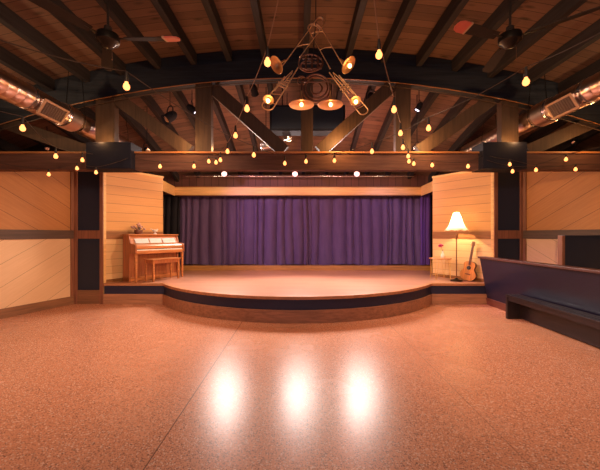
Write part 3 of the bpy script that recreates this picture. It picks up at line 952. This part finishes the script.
def trombone(lab, A, B, C_, D_, cut, dy):
    """A, B: the two slide tubes (top, bottom); C_, D_: the two tubes of the lower section"""
    A0, A1 = (Q(*p, dy) for p in A); B0, B1 = (Q(*p, dy) for p in B)
    n = ((A0 - A1).normalized() + (B0 - B1).normalized()).normalized()
    def bow(P, R_, n, k=1.0):
        mid = (P + R_) / 2; v = (P - R_) / 2
        return [mid + v * math.cos(PI * i / 10) + n * v.length * k * math.sin(PI * i / 10) for i in range(11)]
    b0 = bow(A0, B0, n)
    h = MB(); h.tube([A1] + b0 + [B1], 0.0055, 8)
    o = h.build('trombone', M_BRASS, ch, smooth=True); o['label'] = lab
    b2 = MB(); b2.tube(b0[1:-1], 0.009, 8); b2.build('slide_bow', M_BRASS, o, smooth=True)
    for k in cut:
        b2 = MB(); b2.tube([A0.lerp(A1, k), A0.lerp(A1, k).lerp(B0.lerp(B1, k), 0.5) + n * 0.01, B0.lerp(B1, k)], 0.0045, 6); b2.build('slide_brace', M_BRASS, o, smooth=True)
    C0, C1 = (Q(*p, dy + 0.03) for p in C_); D0, D1 = (Q(*p, dy + 0.03) for p in D_)
    nn = (C1 - C0).normalized(); side = (C1 - D1).normalized()
    t2 = MB(); t2.tube([C0] + bow(C1, D1, nn, 0.8) + [D0], 0.0070, 8)
    G1 = C0.lerp(D0, 0.25); G2 = C0.lerp(D0, 0.75); v = C1 - C0
    t2.tube([G1 + v * 0.62, G1 + v * 0.12, (G1 + G2) / 2 - nn * 0.02, G2 + v * 0.12, G2 + v * 0.62], 0.005, 8)
    t2.build('tuning_slide', M_BRASS, o, smooth=True)
    br = MB()
    for k in (0.28, 0.34, 0.66, 0.9):
        br.tube([C0.lerp(C1, k) + side * 0.01, D0.lerp(D1, k) - side * 0.01], 0.0045, 6)
    for k in (0.36, 0.43):
        c = C0.lerp(C1, k).lerp(D0.lerp(D1, k), 0.5)
        br.cyl(c - side * 0.055, c + side * 0.055, 0.010, seg=10)
    br.build('valve', M_BRASS, o, smooth=True)
    return o


trL = trombone('long brass trombone leaning to the left', ((317, 19), (282, 66.5)), ((323, 26), (300, 57)), ((285, 75), (262.5, 102)), ((298, 66), (273, 107)), (0.12, 0.58), 0.0)
trR = trombone('long brass trombone leaning to the right', ((322, 25), (343.5, 62)), ((309, 27), (331, 66)), ((340, 71), (369, 105)), ((330, 68), (361, 110)), (0.08, 0.5), 0.06)


def disc_bell(parent, px, py, dy, d, r, length):
    c = Q(px, py, dy); d = Vector(d).normalized()
    prof = [(0.008, -length), (0.010, -length * 0.7), (0.016, -length * 0.4), (r * 0.32, -length * 0.18), (r * 0.62, -length * 0.07), (r, 0.0)]
    inner = [(max(a - 0.003, 0.004), z + 0.004) for a, z in prof[::-1]]
    mb = MB(); mb.lathe(prof + inner, align(c, d), 32)
    return mb.build('bell', M_BRASS, parent, smooth=True), c, d


for par, px, py, dy, d, r, L_ in ((trL, 276.5, 66, -0.02, (-0.68, -0.38, -0.6), 0.095, 0.13), (trR, 348.5, 65, 0.0, (0.62, -0.38, -0.68), 0.095, 0.13),
                                 (trL, 269, 102, -0.06, (-0.15, -0.5, -0.85), 0.06, 0.10), (trR, 354.5, 103, -0.06, (0.1, -0.5, -0.85), 0.06, 0.10)):
    b, c, d = disc_bell(par, px, py, dy, d, r, L_)
    if px != 276.5: bulbat(c + d * 0.02, 0.85, b)
for px in (301.5, 330.5):
    b, c, d = disc_bell(ch, px, 104, 0.02, (0, -0.02, -1), 0.135, 0.16)
    b.name = 'wide_bell'
    bulbat(c + Vector((0, -0.035, -0.012)), 0.8, b)
    mb = MB(); mb.tube([c + Vector((0, 0, 0.15)), c + Vector((0, 0, 0.25)), Q(317, 80, 0.05)], 0.009, 8); mb.build('stem', M_BRASS_DULL, b, smooth=True)
# horn coils in the middle
horn = MB()
def ring(c, r, tr_, dy, sx=1.0, sz=1.0, n=36):
    cc = Q(*c, dy)
    horn.tube([cc + Vector((r * sx * math.cos(2 * PI * i / n), 0.012 * math.sin(4 * PI * i / n), r * sz * math.sin(2 * PI * i / n))) for i in range(n)], tr_, 8, closed=True)
ring((317, 84), 0.150, 0.011, 0.09)
ring((317, 85), 0.118, 0.009, 0.06)
ring((317, 85), 0.060, 0.008, 0.08)
ring((302, 77), 0.045, 0.007, 0.07)
ring((311, 58), 0.12, 0.008, 0.10, 1.1, 0.8)
ring((311, 62), 0.09, 0.007, 0.07, 1.2, 0.55)
ho = horn.build('coiled_horn', M_BRASS_DULL, ch, smooth=True); ho['label'] = 'dark coiled horn in the centre'
mb = MB()
for y in (56, 61, 66): mb.cyl(Q(302, y, 0.05), Q(322, y, 0.05), 0.007, seg=8)
for x in (306, 312, 318): mb.cyl(Q(x, 54, 0.04), Q(x, 68, 0.04), 0.010, seg=10)
mb.build('horn_valve', M_BRASS_DULL, ho, smooth=True)
mb = MB(); topz = roof_z(ctr.x, ctr.y) - ctr.z
mb.cyl(Q(316, 20, 0.05), Vector((Q(316, 20).x, 0.05, topz)), 0.006, seg=6); mb.tube([Q(316, 20, 0.05), Q(314, 40, 0.06), Q(314, 66, 0.08)], 0.006, 6)
mb.build('hanging_rod', M_CABLE, ch)

# ------------------------------------------------------------------ spinet piano
PA = Vector((0.537, 0.843, 0)).normalized()
prz = math.atan2(PA.y, PA.x)
p0 = Vector((-3.61, 7.01, 0.453))
pi_ = thing('spinet_piano', 'small reddish brown upright piano on the left of the stage', 'piano', p0, prz)
PL = 1.27
side = [(0.50, 0.0), (0.50, 1.04), (0.27, 1.04), (0.20, 0.86), (0.03, 0.84), (-0.01, 0.81), (-0.01, 0.64), (0.22, 0.62), (0.24, 0.0)]
for x0 in (0.0, PL - 0.035):
    mb = MB(); mb.prism(side, x0, x0 + 0.035, axis='x'); mb.build('side_panel', M_PIANO_D, pi_)
mb = MB(); mb.box(-0.015, PL + 0.015, 0.24, 0.515, 1.04, 1.065, 0.005); mb.build('lid', M_PIANO, pi_)
mb = MB(); mb.box(0.035, PL - 0.035, 0.47, 0.49, 0.02, 1.04); mb.build('back', M_MAHOG, pi_)
mb = MB(); mb.box(0.035, PL - 0.035, 0.0, 0.26, 0.62, 0.69, 0.004); mb.box(0.035, PL - 0.035, -0.004, 0.02, 0.64, 0.695, 0.003); mb.build('keybed', M_PIANO, pi_)
kb = MB(); n = 45
for i in range(n):
    w = (PL - 0.10) / n
    kb.box(0.05 + i * w + 0.001, 0.05 + (i + 1) * w - 0.001, 0.008, 0.15, 0.69, 0.722)
ko = kb.build('keyboard', M_KEY, pi_)
kb = MB()
for i in range(n):
    if i % 7 in (0, 1, 3, 4, 5):
        kb.box(0.05 + (i + 1) * w - 0.006, 0.05 + (i + 1) * w + 0.006, 0.07, 0.15, 0.722, 0.733)
kb.build('black_keys', M_EBONY, ko)
mb = MB(); mb.prism([(0.012, 0.737), (0.012, 0.795), (0.04, 0.825), (0.20, 0.845), (0.23, 0.84), (0.23, 0.737)], 0.035, PL - 0.035, axis='x'); mb.build('fallboard', M_PIANO, pi_)
mb = MB(); mb.prism([(0.195, 0.84), (0.30, 1.04), (0.32, 1.04), (0.25, 0.84)], 0.035, PL - 0.035, axis='x'); mb.build('upper_panel', M_PIANO, pi_)
mb = MB(); mb.box(0.06, PL - 0.06, 0.185, 0.225, 0.842, 0.855, 0.002); mb.build('music_ledge', M_PIANO, pi_)
mb = MB(); mb.box(0.035, PL - 0.035, 0.27, 0.29, 0.09, 0.62); mb.build('lower_panel', M_PIANO_D, pi_)
mb = MB(); mb.box(0.0, PL, 0.24, 0.50, 0.0, 0.09, 0.004); mb.build('base_board', M_PIANO, pi_)
for x in (0.035, PL - 0.035):
    mb = MB(); mb.prism([(x - 0.026, 0.62), (x + 0.026, 0.62), (x + 0.015, 0.0), (x - 0.015, 0.0)], 0.01, 0.05, axis='y'); mb.build('leg', M_PIANO, pi_)
for i in (-1, 0, 1):
    mb = MB(); mb.box(PL / 2 + i * 0.075 - 0.012, PL / 2 + i * 0.075 + 0.012, 0.15, 0.27, 0.04, 0.052, 0.003); mb.build('pedal', M_BRASS, pi_)


def Pw(x, y, z):
    return pi_.matrix_basis @ Vector((x, y, z)) if False else Matrix.Translation(p0) @ Matrix.Rotation(prz, 4, 'Z') @ Vector((x, y, z))


# sheet music
for i, (x0, w, lab) in enumerate(((0.12, 0.33, 'left of the three'), (0.48, 0.30, 'middle of the three'), (0.82, 0.34, 'right of the three'))):
    mb = MB(); sl = Matrix.Rotation(-math.atan2(0.11, 0.16), 4, 'X')
    mb.box(0, w, -0.002, 0.002, 0, 0.13, 0, sl); mb.box(w / 2 - 0.002, w / 2 + 0.002, -0.004, 0.0, 0, 0.13, 0, sl)
    o = mb.build('sheet_music', M_PAPER, None, loc=Pw(x0, 0.178, 0.857), rz=prz)
    tag(o, 'open white sheet music on the piano, ' + lab, 'sheet music', 'sheet music on the piano')
# things on the lid
c = Pw(0.30, 0.38, 1.066)
v = thing('flower_basket', 'dark round basket of dried reddish flowers on top of the piano', 'flowers', c)
mb = MB(); mb.lathe([(0, 0), (0.07, 0), (0.095, 0.05), (0.085, 0.10), (0.075, 0.10), (0, 0.07)], None, 20); mb.build('basket', M_MAHOG, v, smooth=True)
mb = MB(); rn = random.Random(3)
for i in range(30):
    a = rn.uniform(0, 2 * PI); r = rn.uniform(0, 0.15); z = 0.11 + rn.uniform(0, 0.15) - r * 0.3
    P = Vector((r * math.cos(a), r * math.sin(a), z))
    mb.tube([(P.x * 0.3, P.y * 0.3, 0.07), P], 0.003, 5)
    fl = MB(); fl.sphere(P, rn.uniform(0.018, 0.03), sz=0.7, seg=8, ring=6); fl.build('bloom', M_DRYFLOWER, v, smooth=True)
mb.build('stems', M_LEAF, v)
c = Pw(0.72, 0.38, 1.066)
v = thing('figurine', 'small white bird shaped figurine on top of the piano', 'figurine', c)
mb = MB(); mb.lathe([(0, 0), (0.045, 0), (0.04, 0.015), (0.012, 0.03), (0.01, 0.06), (0, 0.06)], None, 16); mb.build('stand', M_WHITE, v, smooth=True)
mb = MB(); mb.sphere((0, 0, 0.085), 0.04, sx=1.6, sz=0.75); mb.sphere((0.055, 0, 0.115), 0.018); mb.tube([(-0.04, 0, 0.09), (-0.09, 0, 0.125), (-0.12, 0, 0.13)], 0.01, 8, rr=[0.018, 0.012, 0.004]); mb.tube([(0.065, 0, 0.115), (0.09, 0, 0.11)], 0.004, 6, rr=[0.006, 0.001]); mb.build('bird', M_WHITE, v, smooth=True)

# bench
bp = Vector((-3.27, 7.13, 0.453))
be = thing('piano_bench', 'plain brown wooden piano bench in front of the piano', 'bench', bp, D(60))
BW, BD, BH = 0.72, 0.32, 0.50
mb = MB(); mb.box(-0.02, BW + 0.02, -0.01, BD + 0.01, BH - 0.025, BH, 0.005); mb.build('seat', M_PIANO, be)
mb = MB(); mb.box(0.02, BW - 0.02, 0.015, 0.035, BH - 0.10, BH - 0.025); mb.box(0.02, BW - 0.02, BD - 0.035, BD - 0.015, BH - 0.10, BH - 0.025); mb.box(0.015, 0.035, 0.02, BD - 0.02, BH - 0.10, BH - 0.025); mb.box(BW - 0.035, BW - 0.015, 0.02, BD - 0.02, BH - 0.10, BH - 0.025); mb.build('apron', M_PIANO_D, be)
for x in (0.025, BW - 0.025):
    for y in (0.025, BD - 0.025):
        mb = MB(); mb.prism([(x - 0.022, BH - 0.03), (x + 0.022, BH - 0.03), (x + 0.014, 0), (x - 0.014, 0)], y - 0.018, y + 0.018, axis='y'); mb.build('leg', M_PIANO, be)

# ------------------------------------------------------------------ floor lamp
lp = Vector((3.58, 7.32, 0.452))
la = thing('floor_lamp', 'lit floor lamp with a white bell shade on a slim dark pole', 'floor lamp', lp)
mb = MB(); mb.lathe([(0, 0), (0.13, 0), (0.135, 0.012), (0.12, 0.025), (0.05, 0.04), (0.02, 0.07), (0, 0.07)], None, 28); mb.build('base', M_DARKMET, la, smooth=True)
mb = MB(); mb.lathe([(0.011, 0.04), (0.011, 0.45), (0.016, 0.46), (0.011, 0.48), (0.011, 0.95), (0.022, 0.97), (0.028, 1.0), (0.028, 1.05), (0.018, 1.08), (0.01, 1.10), (0.008, 1.56), (0, 1.57)], None, 16); mb.build('pole', M_BRASS_DULL, la, smooth=True)
m, nt, b = newmat('lamp_shade')
tr_ = nt.nodes.new('ShaderNodeBsdfTranslucent'); tr_.inputs[0].default_value = (0.98, 0.90, 0.75, 1)
df = nt.nodes.new('ShaderNodeBsdfDiffuse'); df.inputs[0].default_value = (0.9, 0.8, 0.62, 1)
mx = nt.nodes.new('ShaderNodeMixShader'); mx.inputs[0].default_value = 0.35
nt.links.new(tr_.outputs[0], mx.inputs[1]); nt.links.new(df.outputs[0], mx.inputs[2])
nt.links.new(mx.outputs[0], nt.nodes['Material Output'].inputs[0])
M_SHADE = m
mb = MB(); seg = 48; rows = []
prof = [(0.055, 1.56), (0.075, 1.50), (0.105, 1.40), (0.15, 1.28), (0.20, 1.20), (0.245, 1.165)]
for j, (r, z) in enumerate(prof):
    rows.append([mb.bm.verts.new(((r + 0.008 * math.sin(8 * 2 * PI * k / seg) * j / 5) * math.cos(2 * PI * k / seg), (r + 0.008 * math.sin(8 * 2 * PI * k / seg) * j / 5) * math.sin(2 * PI * k / seg), z - (0.018 * abs(math.sin(4 * 2 * PI * k / seg)) if j == 5 else 0))) for k in range(seg)])
for A, B in zip(rows, rows[1:]):
    for k in range(seg): mb.bm.faces.new((A[k], A[(k + 1) % seg], B[(k + 1) % seg], B[k]))
mb.build('lamp_shade', M_SHADE, la, smooth=True)
mb = MB(); mb.sphere((0, 0, 1.30), 0.03); mb.build('bulb', glow('lamp_bulb', (1, 0.7, 0.4), 20), la, smooth=True)
mb = MB(); mb.sphere((0, 0, 1.585), 0.012); mb.build('finial', M_GOLD, la, smooth=True)
d = bpy.data.lights.new('floor_lamp_light', 'POINT'); d.energy = 60; d.color = (1.0, 0.70, 0.38); d.shadow_soft_size = 0.03
o = bpy.data.objects.new('floor_lamp_light', d); o.location = (0, 0, 1.37); o.parent = la; C.objects.link(o)

# ------------------------------------------------------------------ small table with flower
tp = Vector((3.34, 7.62, 0.452))
ta = thing('side_table', 'small round table with thin gold legs beside the floor lamp', 'table', tp)
mb = MB(); mb.lathe([(0, 0.48), (0.245, 0.48), (0.25, 0.487), (0.25, 0.497), (0.245, 0.502), (0, 0.502)], None, 36); mb.build('table_top', M_PIANO, ta, smooth=True)
for k in range(4):
    a = PI / 4 + k * PI / 2
    u = Vector((math.cos(a), math.sin(a), 0)); w_ = Vector((-u.y, u.x, 0))
    mb = MB(); mb.tube([u * 0.20 + w_ * 0.05 + Vector((0, 0, 0.48)), u * 0.235 + w_ * 0.01 + Vector((0, 0, 0.01)), u * 0.235 - w_ * 0.01 + Vector((0, 0, 0.01)), u * 0.20 - w_ * 0.05 + Vector((0, 0, 0.48))], 0.006, 6)
    mb.build('leg', M_GOLD, ta, smooth=True)
mb = MB(); n = 24; mb.tube([(0.22 * math.cos(2 * PI * i / n), 0.22 * math.sin(2 * PI * i / n), 0.12) for i in range(n)], 0.005, 6, closed=True); mb.build('ring', M_GOLD, ta, smooth=True)
vz = thing('flower_vase', 'white vase with one magenta flower on the small round table', 'vase', tp + Vector((0.05, -0.02, 0.502)))
mb = MB(); mb.lathe([(0, 0), (0.03, 0), (0.042, 0.03), (0.04, 0.07), (0.02, 0.12), (0.018, 0.15), (0.024, 0.165), (0.018, 0.16), (0.012, 0.12), (0, 0.1)], None, 20); mb.build('vase', M_WHITE, vz, smooth=True)
mb = MB(); mb.tube([(0, 0, 0.05), (-0.01, 0, 0.18), (-0.035, 0, 0.26)], 0.004, 6); mb.sphere((0.01, 0, 0.19), 0.025, sx=1.2, sz=0.25); mb.build('stem', M_LEAF, vz, smooth=True)
mb = MB(); rn = random.Random(11)
for i in range(22):
    th = rn.uniform(0, 2 * PI); ph = rn.uniform(-0.3, PI / 2)
    c = Vector((-0.04 + 0.045 * math.cos(th) * math.cos(ph), 0.045 * math.sin(th) * math.cos(ph), 0.28 + 0.04 * math.sin(ph)))
    mb.sphere(c, 0.024, sz=0.6, seg=8, ring=6)
mb.build('bloom', M_PINK, vz, smooth=True)

# ------------------------------------------------------------------ guitar
gp = Vector((3.80, 7.30, 0.452))
gu = bpy.data.objects.new('acoustic_guitar', None); C.objects.link(gu)
tag(gu, 'honey topped acoustic guitar leaning against the wall right of the floor lamp', 'guitar')
lean = Matrix.Rotation(D(8), 4, 'Y') @ Matrix.Rotation(D(-5), 4, 'X')
gu.matrix_world = Matrix.Translation(gp + Vector((0, 0, 0.012))) @ Matrix.Rotation(D(-50), 4, 'Z') @ lean @ Matrix.Scale(0.90, 4)
half = [(0.0, 0.0), (0.09, 0.006), (0.15, 0.04), (0.19, 0.10), (0.195, 0.16), (0.175, 0.22), (0.135, 0.27), (0.12, 0.30), (0.13, 0.345), (0.145, 0.39), (0.135, 0.44), (0.10, 0.475), (0.05, 0.488), (0.0, 0.49)]
# smooth the outline
def sm(pts, it=2):
    for _ in range(it):
        q = [pts[0]]
        for a, b in zip(pts, pts[1:]): q += [(a[0] * .75 + b[0] * .25, a[1] * .75 + b[1] * .25), (a[0] * .25 + b[0] * .75, a[1] * .25 + b[1] * .75)]
        q.append(pts[-1]); pts = q
    return pts
hs = sm(half)
outl = hs + [(-x, z) for x, z in hs[::-1][1:-1]]
mb = MB(); mb.prism(outl, 0.0, 0.10, axis='y'); mb.build('body', M_MAHOG, gu)
top = [(x * 0.985, 0.245 + (z - 0.245) * 0.99) for x, z in outl]
mb = MB(); mb.prism(top, -0.004, 0.0, axis='y'); mb.build('soundboard', M_SPRUCE, gu)
mb = MB(); mb.lathe([(0, 0), (0.05, 0), (0.05, 0.002), (0, 0.002)], align((0, -0.0065, 0.325), (0, 1, 0)), 24); mb.build('sound_hole', M_EBONY, gu)
mb = MB(); mb.box(-0.065, 0.065, -0.012, -0.004, 0.15, 0.175, 0.003); mb.build('bridge', M_MAHOG, gu)
mb = MB(); mb.box(-0.026, 0.026, -0.014, 0.014, 0.40, 0.86, 0.004); nk = mb.build('neck', M_MAHOG, gu)
mb = MB(); mb.prism([(-0.025, 0.86), (0.025, 0.86), (0.036, 0.90), (0.034, 1.00), (-0.034, 1.00), (-0.036, 0.90)], -0.006, 0.012, axis='y'); hd = mb.build('headstock', M_MAHOG, gu)
for sx in (-1, 1):
    for z in (0.90, 0.935, 0.97):
        mb = MB(); mb.cyl((sx * 0.034, 0.003, z), (sx * 0.052, 0.003, z), 0.004, seg=8); mb.sphere((sx * 0.055, 0.003, z), 0.008, seg=8, ring=6); mb.build('tuning_peg', M_CHROME, hd)
mb = MB()
for i in range(6):
    x = -0.02 + i * 0.008; mb.cyl((x * 1.2, -0.016, 0.165), (x, -0.017, 0.87), 0.0008, seg=4)
mb.build('strings', M_CHROME, gu)

# ------------------------------------------------------------------ half wall at the right, with bench
HWY0, HWY1 = 1.2, 6.95
hw = thing('half_wall', 'long aubergine half wall with a dark wooden cap at the right', 'partition', (4.0, 0, 0))
mb = MB()
prof = [(0.06, 0.0), (-0.125, 1.0), (-0.01, 1.0), (0.20, 0.0)]
mb.prism(prof, 1.2, 6.90, axis='y')
mb.build('slanted_panel', M_HALF, hw)
mb = MB(); mb.box(-0.155, 0.03, 1.2, 6.93, 1.0, 1.04, 0.006); mb.build('cap_rail', M_CAP, hw)
mb = MB(); mb.prism([(0.035, 0.0), (0.008, 0.15), (0.04, 0.15), (0.065, 0.0)], 1.2, 6.9, axis='y'); mb.build('skirting', M_SKIRT, hw)

bn = thing('wall_bench', 'low dark slatted bench in front of the half wall', 'bench', (3.70, 5.78, 0))
BL = 4.0
for i in range(3):
    x = 0.0 + i * 0.088
    mb = MB(); mb.box(x, x + 0.078, -BL, 0.0, 0.40, 0.434, 0.005); mb.build('slat', M_BENCH, bn)
for y in (-0.05, -1.9, -3.8):
    mb = MB(); mb.box(0.0, 0.26, y - 0.02, y + 0.03, 0, 0.40, 0.004); mb.build('leg', M_BENCH, bn)
mb = MB(); mb.box(0.012, 0.03, -BL, -0.05, 0.33, 0.40, 0.002); mb.build('apron', M_BENCH, bn)
mb = MB(); mb.box(0.22, 0.24, -BL, -0.05, 0.02, 0.40, 0.002); mb.build('rear_board', M_BENCH, bn)

# tall partition by the right wall
pt = thing('tall_partition', 'dark chest high partition with a wooden edge post against the right wall', 'partition', (4.58, 5.6, 0))
mb = MB(); mb.box(0.05, 0.90, 0.0, 0.08, 0, 1.47); mb.build('panel', M_NAVY, pt)
mb = MB(); mb.box(0.0, 0.05, -0.01, 0.09, 0, 1.49, 0.004); mb.build('edge_post', M_FRAME, pt)
mb = MB(); mb.box(0.05, 0.90, -0.01, 0.09, 1.47, 1.495, 0.004); mb.build('top_rail', M_NAVY, pt)
